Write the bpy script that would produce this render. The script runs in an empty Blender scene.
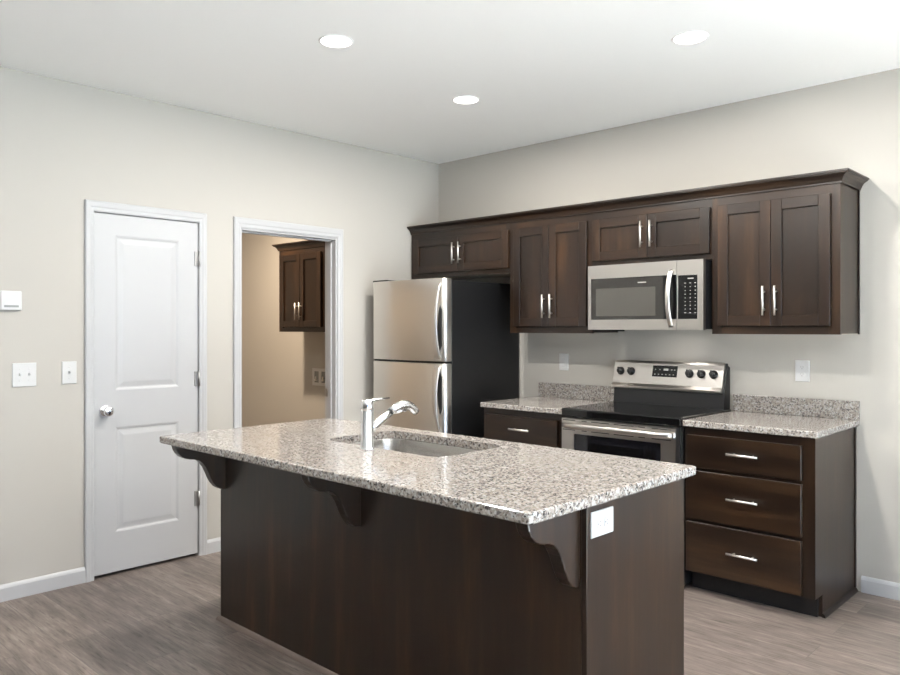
import bpy, bmesh, math, random
from mathutils import Vector, Matrix

random.seed(7)
S = bpy.context.scene
COL = S.collection
PI = math.pi

# ------------------------------------------------------------------ camera
cam_d = bpy.data.cameras.new('camera')
cam = bpy.data.objects.new('camera', cam_d)
COL.objects.link(cam)
cam.location = (4.3452, -4.4690, 1.3974)
cam.rotation_euler = (PI / 2, 0, 0.7655)
cam_d.sensor_fit = 'HORIZONTAL'
cam_d.sensor_width = 36.0
cam_d.lens = 36.0 * 764.42 / 900.0
cam_d.shift_x = (450 - 443.08) / 900.0
cam_d.shift_y = -(337.5 - 328.6) / 900.0
cam_d.clip_start = 0.05
S.camera = cam

# ------------------------------------------------------------------ exposure
S.view_settings.view_transform = 'Standard'
S.view_settings.look = 'None'
S.view_settings.gamma = 1.0
S.view_settings.use_curve_mapping = False
S.view_settings.exposure = 0.31

# ------------------------------------------------------------------ world: blue sky over a ground brightened to light the ceiling
SKY_STRENGTH = 10.3
W = bpy.data.worlds.new('sky')
S.world = W
W.use_nodes = True
wn = W.node_tree
wn.nodes.clear()
w_out = wn.nodes.new('ShaderNodeOutputWorld')
w_bg = wn.nodes.new('ShaderNodeBackground')
w_tc = wn.nodes.new('ShaderNodeTexCoord')
w_sep = wn.nodes.new('ShaderNodeSeparateXYZ')
w_map = wn.nodes.new('ShaderNodeMapRange')
w_map.inputs['From Min'].default_value = -0.5
w_map.inputs['From Max'].default_value = 0.5
w_ramp = wn.nodes.new('ShaderNodeValToRGB')
# ground brightened to lift the ceiling, horizon band dimmed to spare walls, blue sky
w_ramp.color_ramp.elements[0].position = 0.34; w_ramp.color_ramp.elements[0].color = (0.95, 1.07, 1.24, 1)
w_e = w_ramp.color_ramp.elements.new(0.44); w_e.color = (0.22, 0.31, 0.46, 1)
w_e = w_ramp.color_ramp.elements.new(0.58); w_e.color = (0.19, 0.28, 0.45, 1)
w_ramp.color_ramp.elements[-1].position = 0.68; w_ramp.color_ramp.elements[-1].color = (0.20, 0.28, 0.48, 1)
wn.links.new(w_tc.outputs['Generated'], w_sep.inputs[0])
wn.links.new(w_sep.outputs['Z'], w_map.inputs['Value'])
wn.links.new(w_map.outputs[0], w_ramp.inputs[0])
wn.links.new(w_ramp.outputs[0], w_bg.inputs['Color'])
w_bg.inputs['Strength'].default_value = SKY_STRENGTH
wn.links.new(w_bg.outputs[0], w_out.inputs['Surface'])

# daylight portals in the window openings (they only guide the sampling of the sky)
def portal(name, loc, rot, sx, sy):
    l = bpy.data.lights.new(name, 'AREA')
    l.shape = 'RECTANGLE'; l.size = sx; l.size_y = sy
    l.cycles.is_portal = True
    o = bpy.data.objects.new(name, l)
    COL.objects.link(o)
    o.location = loc; o.rotation_euler = rot

# sun added through the right-hand windows so its unseen floor patch lights the ceiling
SUN_W = 480.0
sun_d = bpy.data.lights.new('sun', 'SUN'); sun_d.energy = SUN_W; sun_d.angle = math.radians(0.6); sun_d.color = (0.80, 0.92, 1.0)
sun = bpy.data.objects.new('sun', sun_d); COL.objects.link(sun)
sun.rotation_euler = Vector((-1.25, 0.05, -1.0)).to_track_quat('-Z', 'Y').to_euler()

# window openings: (wall, a0, a1, z0, z1)
PATIO = (5.4, 6.5, 0.03, 2.05)          # glass patio door in the back wall
WIN_R = [(-2.9, -1.1, 0.06, 2.2), (-5.2, -3.4, 0.06, 2.2)]   # right wall
WIN_F = []       # wall behind the camera
RX, FY, H = 7.4, -10.4, 2.7395
portal('patio_daylight', ((PATIO[0]+PATIO[1])/2, 0.17, (PATIO[2]+PATIO[3])/2), (-PI/2, 0, 0), PATIO[1]-PATIO[0], PATIO[3]-PATIO[2])
for a in WIN_R:
    portal('window_daylight', (RX+0.17, (a[0]+a[1])/2, (a[2]+a[3])/2), (0, PI/2, 0), a[3]-a[2], a[1]-a[0])
for a in WIN_F:
    portal('window_daylight', ((a[0]+a[1])/2, FY-0.17, (a[2]+a[3])/2), (PI/2, 0, 0), a[1]-a[0], a[3]-a[2])

DOWNLIGHT_W = 29.0
LAUNDRY_W = 62.0
MW_W = 0.5
WARM = (1.0, 0.965, 0.905)

# ------------------------------------------------------------------ materials
def new_mat(name):
    m = bpy.data.materials.new(name)
    m.use_nodes = True
    nt = m.node_tree
    return m, nt, nt.nodes['Principled BSDF']

def srgb(r, g, b):
    f = lambda c: (c/255/12.92) if c/255 <= 0.04045 else ((c/255+0.055)/1.055)**2.4
    return (f(r), f(g), f(b), 1)

def plain(name, col, rough=0.5, metal=0.0, spec=0.5, coat=0.0):
    m, nt, b = new_mat(name)
    b.inputs['Base Color'].default_value = col
    b.inputs['Roughness'].default_value = rough
    b.inputs['Metallic'].default_value = metal
    b.inputs['Specular IOR Level'].default_value = spec
    b.inputs['Coat Weight'].default_value = coat
    return m

def coords(nt, scale=(1, 1, 1), rot=(0, 0, 0), space='Object'):
    tc = nt.nodes.new('ShaderNodeTexCoord')
    mp = nt.nodes.new('ShaderNodeMapping')
    mp.inputs['Scale'].default_value = scale
    mp.inputs['Rotation'].default_value = rot
    nt.links.new(tc.outputs[space], mp.inputs['Vector'])
    return mp.outputs['Vector']

def noise(nt, vec, scale, detail=4, rough=0.55):
    n = nt.nodes.new('ShaderNodeTexNoise')
    n.inputs['Scale'].default_value = scale
    n.inputs['Detail'].default_value = detail
    n.inputs['Roughness'].default_value = rough
    nt.links.new(vec, n.inputs['Vector'])
    return n.outputs['Fac']

def ramp(nt, fac, stops, interp='LINEAR'):
    r = nt.nodes.new('ShaderNodeValToRGB')
    r.color_ramp.interpolation = interp
    el = r.color_ramp.elements
    while len(el) > 1: el.remove(el[-1])
    el[0].position = stops[0][0]; el[0].color = stops[0][1]
    for p, c in stops[1:]:
        e = el.new(p); e.color = c
    nt.links.new(fac, r.inputs[0])
    return r.outputs[0]

def mix(nt, a, b, fac, mode='MIX'):
    m = nt.nodes.new('ShaderNodeMix')
    m.data_type = 'RGBA'; m.blend_type = mode
    for sock, v in ((m.inputs[0], fac), (m.inputs[6], a), (m.inputs[7], b)):
        if hasattr(v, 'is_linked'): nt.links.new(v, sock)
        else: sock.default_value = v
    return m.outputs[2]

def bump(nt, b, h, strength, dist=0.002):
    n = nt.nodes.new('ShaderNodeBump')
    n.inputs['Strength'].default_value = strength
    n.inputs['Distance'].default_value = dist
    nt.links.new(h, n.inputs['Height'])
    nt.links.new(n.outputs[0], b.inputs['Normal'])

def wall_paint(name, col):
    m, nt, b = new_mat(name)
    b.inputs['Base Color'].default_value = col
    b.inputs['Roughness'].default_value = 0.75
    b.inputs['Specular IOR Level'].default_value = 0.25
    bump(nt, b, noise(nt, coords(nt), 180, 3), 0.06)
    return m

def wood(name, horizontal=False):
    # stained maple: blotchy dark brown with soft grain along one axis
    m, nt, b = new_mat(name)
    sc = (1.2, 14, 14) if horizontal else (14, 14, 1.2)
    v = coords(nt, sc)
    oi = nt.nodes.new('ShaderNodeObjectInfo')
    ad = nt.nodes.new('ShaderNodeVectorMath'); ad.operation = 'ADD'
    sca = nt.nodes.new('ShaderNodeVectorMath'); sca.operation = 'SCALE'; sca.inputs[0].default_value = (13, 7, 5)
    nt.links.new(oi.outputs['Random'], sca.inputs['Scale'])
    nt.links.new(v, ad.inputs[0]); nt.links.new(sca.outputs[0], ad.inputs[1])
    v = ad.outputs[0]
    bl_m = nt.nodes.new('ShaderNodeMapping'); bl_m.inputs['Scale'].default_value = (1.2, 0.42, 0.42) if horizontal else (0.42, 0.42, 1.2)
    nt.links.new(v, bl_m.inputs['Vector']); bl_v = bl_m.outputs[0]
    g = noise(nt, v, 1.0, 6, 0.6)
    g2 = noise(nt, v, 5.0, 3, 0.6)
    blot = noise(nt, bl_v, 1.3, 3, 0.55)
    c1 = ramp(nt, g, [(0.22, WOOD_D), (0.52, WOOD_M), (0.80, WOOD_L)])
    c2 = ramp(nt, blot, [(0.30, (0.50, 0.50, 0.53, 1)), (0.52, (0.95, 0.93, 0.9, 1)), (0.72, (1.75, 1.6, 1.4, 1))])
    c = mix(nt, c1, c2, 0.8, 'MULTIPLY')
    c3 = ramp(nt, g2, [(0.35, (0.86, 0.86, 0.86, 1)), (0.65, (1.1, 1.1, 1.1, 1))])
    c = mix(nt, c, c3, 0.7, 'MULTIPLY')
    tone = ramp(nt, oi.outputs['Random'], [(0.0, (0.78, 0.78, 0.80, 1)), (1.0, (1.22, 1.17, 1.10, 1))])
    c = mix(nt, c, tone, 1.0, 'MULTIPLY')
    nt.links.new(c, b.inputs['Base Color'])
    b.inputs['Roughness'].default_value = 0.28
    sl = nt.nodes.new('ShaderNodeMapRange'); sl.inputs['From Min'].default_value = 0.3; sl.inputs['From Max'].default_value = 0.7
    sl.inputs['To Min'].default_value = 0.52; sl.inputs['To Max'].default_value = 0.45
    nt.links.new(blot, sl.inputs['Value']); nt.links.new(sl.outputs[0], b.inputs['Specular IOR Level'])
    bump(nt, b, g2, 0.05)
    return m

WOOD_D = (0.0080, 0.0044, 0.0028, 1)
WOOD_M = (0.0165, 0.0088, 0.0048, 1)
WOOD_L = (0.046, 0.0245, 0.0125, 1)

def granite(name):
    m, nt, b = new_mat(name)
    v = coords(nt, (1, 1, 1))
    wob = nt.nodes.new('ShaderNodeTexNoise'); wob.inputs['Scale'].default_value = 60
    nt.links.new(v, wob.inputs['Vector'])
    off = nt.nodes.new('ShaderNodeVectorMath'); off.operation = 'SCALE'; off.inputs['Scale'].default_value = 0.012
    nt.links.new(wob.outputs['Color'], off.inputs[0])
    add = nt.nodes.new('ShaderNodeVectorMath'); add.operation = 'ADD'
    nt.links.new(v, add.inputs[0]); nt.links.new(off.outputs[0], add.inputs[1])
    def vor(scale):
        t = nt.nodes.new('ShaderNodeTexVoronoi'); t.inputs['Scale'].default_value = scale
        nt.links.new(add.outputs[0], t.inputs['Vector'])
        sp = nt.nodes.new('ShaderNodeSeparateColor'); nt.links.new(t.outputs['Color'], sp.inputs[0])
        return sp.outputs
    a = vor(135); c = vor(205)
    base = ramp(nt, a[0], [(0.0, srgb(94, 90, 88)), (0.12, srgb(138, 130, 123)), (0.42, srgb(150, 144, 139)),
                           (0.66, srgb(123, 115, 108)), (0.76, srgb(160, 158, 155))], 'CONSTANT')
    fl = ramp(nt, c[1], [(0.0, (1, 1, 1, 1)), (0.82, (0.66, 0.64, 0.62, 1)), (0.91, (0.34, 0.33, 0.33, 1)), (0.955, (0.07, 0.07, 0.075, 1))], 'CONSTANT')
    nt.links.new(mix(nt, base, fl, 0.92, 'MULTIPLY'), b.inputs['Base Color'])
    b.inputs['Roughness'].default_value = 0.12
    b.inputs['Specular IOR Level'].default_value = 0.5
    return m

def plank_floor(name):
    m, nt, b = new_mat(name)
    v = coords(nt)
    br = nt.nodes.new('ShaderNodeTexBrick')
    br.offset = 0.37; br.offset_frequency = 2
    br.inputs['Color1'].default_value = (0, 0, 0, 1); br.inputs['Color2'].default_value = (1, 1, 1, 1)
    br.inputs['Mortar'].default_value = (0.5, 0.5, 0.5, 1)
    br.inputs['Scale'].default_value = 1.0
    br.inputs['Mortar Size'].default_value = 0.0018
    br.inputs['Mortar Smooth'].default_value = 0.1
    br.inputs['Bias'].default_value = 0.0
    br.inputs['Brick Width'].default_value = 1.22
    br.inputs['Row Height'].default_value = 0.178
    nt.links.new(v, br.inputs['Vector'])
    # shift the grain of every plank
    sc = nt.nodes.new('ShaderNodeVectorMath'); sc.operation = 'SCALE'; sc.inputs['Scale'].default_value = 9.0
    nt.links.new(br.outputs['Color'], sc.inputs[0])
    ad = nt.nodes.new('ShaderNodeVectorMath'); ad.operation = 'ADD'
    nt.links.new(v, ad.inputs[0]); nt.links.new(sc.outputs[0], ad.inputs[1])
    mp = nt.nodes.new('ShaderNodeMapping'); mp.inputs['Scale'].default_value = (2.2, 16, 1)
    nt.links.new(ad.outputs[0], mp.inputs['Vector'])
    g = noise(nt, mp.outputs[0], 1.5, 9, 0.70)
    mp2 = nt.nodes.new('ShaderNodeMapping'); mp2.inputs['Scale'].default_value = (7, 95, 1)
    nt.links.new(ad.outputs[0], mp2.inputs['Vector'])
    f = noise(nt, mp2.outputs[0], 1.2, 5, 0.65)
    tone = ramp(nt, g, [(0.25, srgb(72, 64, 60)), (0.42, srgb(102, 92, 87)), (0.55, srgb(117, 107, 101)), (0.74, srgb(146, 136, 129))])
    pl = ramp(nt, br.outputs['Color'], [(0.0, (0.80, 0.79, 0.79, 1)), (1.0, (1.17, 1.16, 1.14, 1))])
    fine = ramp(nt, f, [(0.32, (0.42, 0.40, 0.39, 1)), (0.45, (0.92, 0.92, 0.92, 1)), (0.55, (1.02, 1.02, 1.02, 1)), (0.72, (1.16, 1.16, 1.16, 1))])
    c = mix(nt, mix(nt, tone, pl, 1.0, 'MULTIPLY'), fine, 1.0, 'MULTIPLY')
    c = mix(nt, c, (0.10, 0.085, 0.075, 1), br.outputs['Fac'])
    nt.links.new(c, b.inputs['Base Color'])
    b.inputs['Roughness'].default_value = 0.42
    b.inputs['Specular IOR Level'].default_value = 0.4
    bump(nt, b, f, 0.08)
    return m

def steel(name, col=(0.60, 0.57, 0.54, 1), rough=0.30, axis=(1.5, 220, 220)):
    m, nt, b = new_mat(name)
    b.inputs['Base Color'].default_value = col
    b.inputs['Metallic'].default_value = 1.0
    n = noise(nt, coords(nt, axis), 1.0, 3)
    mr = nt.nodes.new('ShaderNodeMapRange')
    mr.inputs['To Min'].default_value = rough - 0.05; mr.inputs['To Max'].default_value = rough + 0.06
    nt.links.new(n, mr.inputs['Value']); nt.links.new(mr.outputs[0], b.inputs['Roughness'])
    bump(nt, b, n, 0.03, 0.001)
    return m

def emitter(name, col, strength):
    m = bpy.data.materials.new(name); m.use_nodes = True
    nt = m.node_tree; nt.nodes.clear()
    o = nt.nodes.new('ShaderNodeOutputMaterial'); e = nt.nodes.new('ShaderNodeEmission')
    e.inputs['Color'].default_value = col; e.inputs['Strength'].default_value = strength
    nt.links.new(e.outputs[0], o.inputs['Surface'])
    return m

def pane_glass(name):
    m = bpy.data.materials.new(name); m.use_nodes = True
    nt = m.node_tree; nt.nodes.clear()
    o = nt.nodes.new('ShaderNodeOutputMaterial')
    t = nt.nodes.new('ShaderNodeBsdfTransparent'); t.inputs['Color'].default_value = (0.95, 0.97, 0.96, 1)
    g = nt.nodes.new('ShaderNodeBsdfGlossy'); g.inputs['Roughness'].default_value = 0.02
    mx = nt.nodes.new('ShaderNodeMixShader'); mx.inputs[0].default_value = 0.07
    nt.links.new(t.outputs[0], mx.inputs[1]); nt.links.new(g.outputs[0], mx.inputs[2])
    nt.links.new(mx.outputs[0], o.inputs['Surface'])
    return m

M = {}
M['wall'] = wall_paint('beige_wall_paint', srgb(171, 167, 160))
M['ceiling'] = wall_paint('white_ceiling_paint', srgb(249, 249, 247))
M['trim'] = plain('white_trim_paint', srgb(172, 172, 173), 0.38)
M['plastic'] = plain('white_plastic', srgb(194, 194, 193), 0.35)
M['wood_v'] = wood('espresso_wood_vertical_grain')
M['wood_h'] = wood('espresso_wood_horizontal_grain', True)
M['kick'] = plain('black_toe_kick', srgb(22, 20, 20), 0.6)
M['granite'] = granite('speckled_granite')
M['floor'] = plank_floor('grey_brown_planks')
M['steel'] = steel('brushed_stainless')
M['steel_v'] = steel('brushed_stainless_vertical', (0.74, 0.71, 0.67, 1), axis=(220, 220, 1.5))
M['sink'] = steel('sink_stainless', (0.46, 0.44, 0.42, 1), 0.24)
M['nickel'] = plain('satin_nickel', (0.74, 0.71, 0.67, 1), 0.38, 1.0)
M['chrome'] = plain('polished_chrome', (0.86, 0.87, 0.89, 1), 0.15, 1.0)
M['black'] = plain('black_enamel', srgb(20, 20, 22), 0.32)
M['black_side'] = plain('black_textured_side', srgb(15, 15, 16), 0.42, spec=0.4)
M['glass_black'] = plain('black_glass', srgb(10, 10, 11), 0.06, spec=0.55)
M['mw_glass'] = plain('smoked_window_glass', srgb(34, 32, 30), 0.08, spec=0.8)
M['mw_mesh'] = plain('perforated_window_screen', srgb(64, 62, 58), 0.14, spec=0.7)
M['oven_glass'] = plain('oven_window_glass', srgb(22, 22, 26), 0.08, spec=0.7)
M['knob'] = plain('black_knob_plastic', srgb(24, 22, 22), 0.3)
M['mark'] = plain('light_print', srgb(150, 148, 142), 0.5)
M['display'] = plain('display_glass', srgb(16, 17, 18), 0.12)
M['lcd'] = plain('grey_lcd', srgb(140, 142, 140), 0.25)
M['slot'] = plain('dark_slot', srgb(18, 17, 17), 0.7)
M['grey_slot'] = plain('grey_slot', srgb(120, 118, 115), 0.6)
M['hinge'] = plain('dull_nickel_hinge', (0.40, 0.39, 0.38, 1), 0.42, 1.0)
M['lens'] = emitter('downlight_lens', (1.0, 0.95, 0.88, 1), 6.0)
M['mw_lens'] = emitter('cooktop_lamp_lens', (1.0, 0.93, 0.84, 1), 9.0)
M['pane'] = pane_glass('window_glass')
M['shoe'] = plain('grey_brown_shoe_moulding', srgb(112, 98, 90), 0.45)
M['cab_in'] = plain('cabinet_underside', srgb(205, 196, 182), 0.5)

# ------------------------------------------------------------------ mesh helpers
class MB:
    """collects shapes in world coordinates; build() links them as ONE mesh object"""
    def __init__(s):
        s.bm = bmesh.new(); s.mi = 0
    def _tag(s, faces, mi):
        for f in faces: f.material_index = s.mi if mi is None else mi
    def face(s, pts, mi=None):
        f = s.bm.faces.new([s.bm.verts.new(p) for p in pts]); s._tag([f], mi); return f
    def box(s, x0, x1, y0, y1, z0, z1, mi=None, bevel=0.0, seg=2):
        x0, x1 = min(x0, x1), max(x0, x1); y0, y1 = min(y0, y1), max(y0, y1); z0, z1 = min(z0, z1), max(z0, z1)
        t = bmesh.new()
        bmesh.ops.create_cube(t, size=1.0)
        for v in t.verts:
            v.co = Vector(((x0+x1)/2 + v.co.x*(x1-x0), (y0+y1)/2 + v.co.y*(y1-y0), (z0+z1)/2 + v.co.z*(z1-z0)))
        if bevel > 0:
            bmesh.ops.bevel(t, geom=list(t.edges), offset=bevel, segments=seg, profile=0.5, affect='EDGES')
        s.merge(t, mi)
    def merge(s, t, mi=None):
        mp = {v: s.bm.verts.new(v.co) for v in t.verts}
        for f in t.faces:
            nf = s.bm.faces.new([mp[v] for v in f.verts]); nf.smooth = f.smooth
            nf.material_index = s.mi if mi is None else mi
        t.free()
    def rings(s, rings, closed=True, caps=True, mi=None, smooth=True):
        R = [[s.bm.verts.new(p) for p in r] for r in rings]
        n = len(R[0])
        for a, b in zip(R[:-1], R[1:]):
            for i in range(n if closed else n-1):
                f = s.bm.faces.new((a[i], a[(i+1) % n], b[(i+1) % n], b[i])); f.smooth = smooth
                f.material_index = s.mi if mi is None else mi
        if caps:
            for r in (R[0][::-1], R[-1]):
                f = s.bm.faces.new(r); f.material_index = s.mi if mi is None else mi
    def tube(s, pts, rad, n=16, mi=None, flat=None, up=None):
        """tube along pts; rad a number or list; flat=(a,b) scales the section"""
        pts = [Vector(p) for p in pts]
        rr = rad if isinstance(rad, (list, tuple)) else [rad]*len(pts)
        out = []
        prev = None
        for i, p in enumerate(pts):
            d = (pts[min(i+1, len(pts)-1)] - pts[max(i-1, 0)]).normalized()
            ref = Vector(up) if up else (Vector((0, 0, 1)) if abs(d.z) < 0.9 else Vector((1, 0, 0)))
            if prev is not None and not up: ref = prev
            a = (ref - d*ref.dot(d)).normalized(); prev = a
            b = d.cross(a)
            fa, fb = flat if flat else (1, 1)
            out.append([p + a*(math.cos(t)*rr[i]*fa) + b*(math.sin(t)*rr[i]*fb) for t in [2*PI*k/n for k in range(n)]])
        s.rings(out, mi=mi)
    def cyl(s, p0, p1, r, n=20, mi=None):
        s.tube([p0, p1], r, n, mi)
    def lathe(s, origin, axis, prof, n=28, mi=None):
        """prof: (distance along axis, radius)"""
        ax = Vector(axis).normalized(); o = Vector(origin)
        ref = Vector((0, 0, 1)) if abs(ax.z) < 0.9 else Vector((1, 0, 0))
        a = (ref - ax*ref.dot(ax)).normalized(); b = ax.cross(a)
        s.rings([[o + ax*d + (a*math.cos(t) + b*math.sin(t))*max(r, 1e-5) for t in [2*PI*k/n for k in range(n)]] for d, r in prof], mi=mi)
    def prism(s, poly, axis, a0, a1, mi=None, smooth=False):
        """extrude a 2D outline: axis 'x' -> poly in (y,z); 'y' -> (x,z); 'z' -> (x,y)"""
        def P(p, a):
            return {'x': (a, p[0], p[1]), 'y': (p[0], a, p[1]), 'z': (p[0], p[1], a)}[axis]
        s.rings([[P(p, a0) for p in poly], [P(p, a1) for p in poly]], mi=mi, smooth=smooth)
    def build(s, name, mats, parent=None, bevel=0.0, seg=2, loc=None, smooth_angle=None):
        bmesh.ops.recalc_face_normals(s.bm, faces=list(s.bm.faces))
        org = Vector(loc) if loc else (parent_origin(parent) if parent else Vector((0, 0, 0)))
        for v in s.bm.verts: v.co -= org
        me = bpy.data.meshes.new(name)
        s.bm.to_mesh(me); s.bm.free()
        for m in (mats if isinstance(mats, (list, tuple)) else [mats]): me.materials.append(M[m])
        o = bpy.data.objects.new(name, me)
        COL.objects.link(o)
        if parent:
            o.parent = parent
            o['_o'] = list(org)
        else:
            o.location = org
            o['_o'] = list(org)
        if bevel > 0:
            md = o.modifiers.new('edge_round', 'BEVEL'); md.width = bevel; md.segments = seg
            md.limit_method = 'ANGLE'; md.angle_limit = math.radians(50)
        return o

def parent_origin(p):
    return Vector(p['_o'])

def tag(o, label=None, cat=None, group=None, kind=None):
    if label: o['label'] = label
    if cat: o['category'] = cat
    if group: o['group'] = group
    if kind: o['kind'] = kind
    return o

def thing(name, loc, label, cat, group=None, kind=None):
    o = bpy.data.objects.new(name, None)
    o.empty_display_size = 0.1
    COL.objects.link(o); o.location = loc; o['_o'] = list(loc)
    return tag(o, label, cat, group, kind)

def one_box(name, mat, parent, dims, bevel=0.0):
    b = MB(); b.box(*dims); return b.build(name, mat, parent, bevel)

# ------------------------------------------------------------------ room shell
XL = -3.3            # far left wall of the laundry room
YP = -2.35           # partition on the near side of the laundry room
def structure(o, label, cat):
    return tag(o, label, cat, kind='structure')

b = MB(); b.box(XL-0.12, RX+0.15, FY-0.15, 0.15, -0.08, 0)
structure(b.build('floor', 'floor'), 'grey-brown wood-look plank floor', 'floor')
b = MB(); b.box(XL-0.12, RX+0.15, FY-0.15, 0.15, H, H+0.1)
structure(b.build('ceiling', 'ceiling'), 'flat white ceiling with recessed lights', 'ceiling')

def wall_with_holes(axis, a0, a1, t0, t1, holes):
    """wall along axis 'x' or 'y' from a0 to a1, thickness t0..t1, rectangular holes (lo, hi, z0, z1)"""
    m = MB()
    def bx(p, q, z0, z1):
        if q-p < 1e-4 or z1-z0 < 1e-4: return
        if axis == 'x': m.box(p, q, t0, t1, z0, z1)
        else: m.box(t0, t1, p, q, z0, z1)
    cur = a0
    for lo, hi, z0, z1 in sorted(holes):
        bx(cur, lo, 0, H); bx(lo, hi, 0, z0); bx(lo, hi, z1, H); cur = hi
    bx(cur, a1, 0, H)
    return m

D0, D1, DT = -2.7470, -2.1230, 2.045       # closed white door (y range, head height)
O0, O1, OT = -1.8312, -1.0470, 2.045       # cased opening
m = wall_with_holes('y', FY-0.15, 0, -0.115, 0, [(D0-0.012, D1+0.012, 0, DT+0.012), (O0, O1, 0, OT)])
m.box(-0.115, -0.06, D0-0.012, D1+0.012, 0, DT+0.012)
structure(m.build('wall_left', 'wall'), 'beige wall holding the white door and the cased opening', 'wall')
m = wall_with_holes('x', XL-0.12, RX+0.15, 0, 0.15, [PATIO])
structure(m.build('wall_back', 'wall'), 'beige wall behind the range and cabinets', 'wall')
m = wall_with_holes('y', FY-0.15, 0, RX, RX+0.15, WIN_R)
structure(m.build('wall_right', 'wall'), 'beige wall with two large windows, outside the photo', 'wall')
m = wall_with_holes('x', 0, RX, FY-0.15, FY, WIN_F)
structure(m.build('wall_front', 'wall'), 'plain beige wall behind the camera', 'wall')
m = MB(); m.box(XL-0.12, XL, FY-0.15, 0, 0, H)
structure(m.build('wall_laundry_left', 'wall'), 'far wall of the laundry room', 'wall')
m = MB(); m.box(XL, -0.115, YP-0.1, YP, 0, H)
structure(m.build('wall_laundry_front', 'wall'), 'partition of the laundry room behind the white door', 'wall')

# windows outside the frame, built where the daylight comes from
def window(name, axis, a0, a1, z0, z1, t, out, label, mull=True):
    root = thing(name, ((a0+a1)/2, t, z0) if axis == 'x' else (t, (a0+a1)/2, z0), label, 'window', kind='structure')
    f = MB(); p = MB(); w = 0.05
    def bx(mm, lo, hi, za, zb, d0, d1):
        if axis == 'x': mm.box(lo, hi, t+out*d0, t+out*d1, za, zb)
        else: mm.box(t+out*d0, t+out*d1, lo, hi, za, zb)
    for lo, hi, za, zb in ((a0, a0+w, z0, z1), (a1-w, a1, z0, z1), (a0+w, a1-w, z0, z0+w), (a0+w, a1-w, z1-w, z1)):
        bx(f, lo, hi, za, zb, 0.04, 0.11)
    c = (a0+a1)/2
    if mull: bx(f, c-0.03, c+0.03, z0+w, z1-w, 0.045, 0.105)
    f.build('window_frame', 'trim', root)
    bx(p, a0+w, a1-w, z0+w, z1-w, 0.073, 0.079)
    p.build('pane', 'pane', root)
    return root
window('door_2', 'x', PATIO[0], PATIO[1], PATIO[2], PATIO[3], 0.0, 1, 'white framed sliding glass patio door in the back wall, right of the cabinets')
n = 0
for a in WIN_R:
    n += 1; window('window_%d' % n, 'y', *a, RX, 1, ('window in the right wall %s' % ('nearer the back corner', 'farther from the back corner')[n-1]))
for a in WIN_F:
    n += 1; window('window_%d' % n, 'x', *a, FY, -1, ('window behind the camera %s' % ('on its left', 'on its right')[n-3]))

# baseboards
def base_prof(h=0.085, t=0.013):
    return [(0, 0), (t, 0), (t, h-0.018), (t-0.004, h-0.008), (0.004, h), (0, h)]
CW = 0.050   # casing width
def bb_y(y0, y1, wall, sgn, m):     # baseboard along Y on a wall x = const
    m.rings([[(wall+sgn*p, y, z) for p, z in base_prof()] for y in (y0, y1)], smooth=False)
def bb_x(x0, x1, wall, sgn, m):
    m.rings([[(x, wall+sgn*p, z) for p, z in base_prof()] for x in (x0, x1)], smooth=False)
m = MB(); bb_y(FY, D0-CW-0.001, 0, 1, m); bb_y(D1+CW+0.001, O0-CW-0.001, 0, 1, m); bb_y(O1+CW+0.001, 0, 0, 1, m)
structure(m.build('baseboard_left', 'trim'), 'white baseboard along the left wall beside the doors', 'baseboard')
m = MB(); bb_x(3.135, PATIO[0]-0.06, 0, -1, m); bb_x(PATIO[1]+0.06, RX, 0, -1, m)
structure(m.build('baseboard_back', 'trim'), 'white baseboard right of the drawer base cabinet', 'baseboard')
m = MB(); bb_x(XL, -0.115, 0, -1, m)
structure(m.build('baseboard_laundry', 'trim'), 'white baseboard along the laundry room back wall', 'baseboard')

# casings
def casing(m, y0, y1, zt, w=CW, hw=0.060):
    """moulded casing round an opening on the wall x = 0: legs and head, mitred"""
    prof = [(0.0, 0.0), (0.0, 0.010), (0.006, 0.013), (0.018, 0.013), (0.024, 0.016), (w-0.006, 0.018), (w, 0.013), (w, 0.0)]
    path = [(y0, 0, -1, 0), (y0, zt, -1, 1), (y1, zt, 1, 1), (y1, 0, 1, 0)]
    m.rings([[(t, y+d*sy, z+d*sz*hw/w) for d, t in prof] for y, z, sy, sz in path], smooth=False)

# closed white door
root = thing('door_1', (0, (D0+D1)/2, 0), 'white two-panel interior door with chrome knob, closed, left of the cased opening', 'door', kind='structure')
m = MB(); casing(m, D0-0.004, D1+0.004, DT+0.004)
m.box(-0.06, 0.0, D0-0.012, D0-0.0035, 0, DT+0.0035); m.box(-0.06, 0.0, D1+0.0035, D1+0.012, 0, DT+0.0035)
m.box(-0.06, 0.0, D0-0.012, D1+0.012, DT+0.0035, DT+0.012)
m.build('casing', 'trim', root)
m = MB()
XF, XB, ZB = -0.004, -0.039, 0.018
ya, yb = D0, D1
panels = [(-2.630, -2.245, 1.046, 1.928), (-2.630, -2.245, 0.240, 0.838)]
py0, py1 = panels[0][0], panels[0][1]
zs = [ZB, panels[1][2], panels[1][3], panels[0][2], panels[0][3], DT]
m.box(XB, XF, ya, py0, ZB, DT); m.box(XB, XF, py1, yb, ZB, DT)
for z0, z1 in ((zs[0], zs[1]), (zs[2], zs[3]), (zs[4], zs[5])): m.box(XB, XF, py0, py1, z0, z1)
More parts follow.
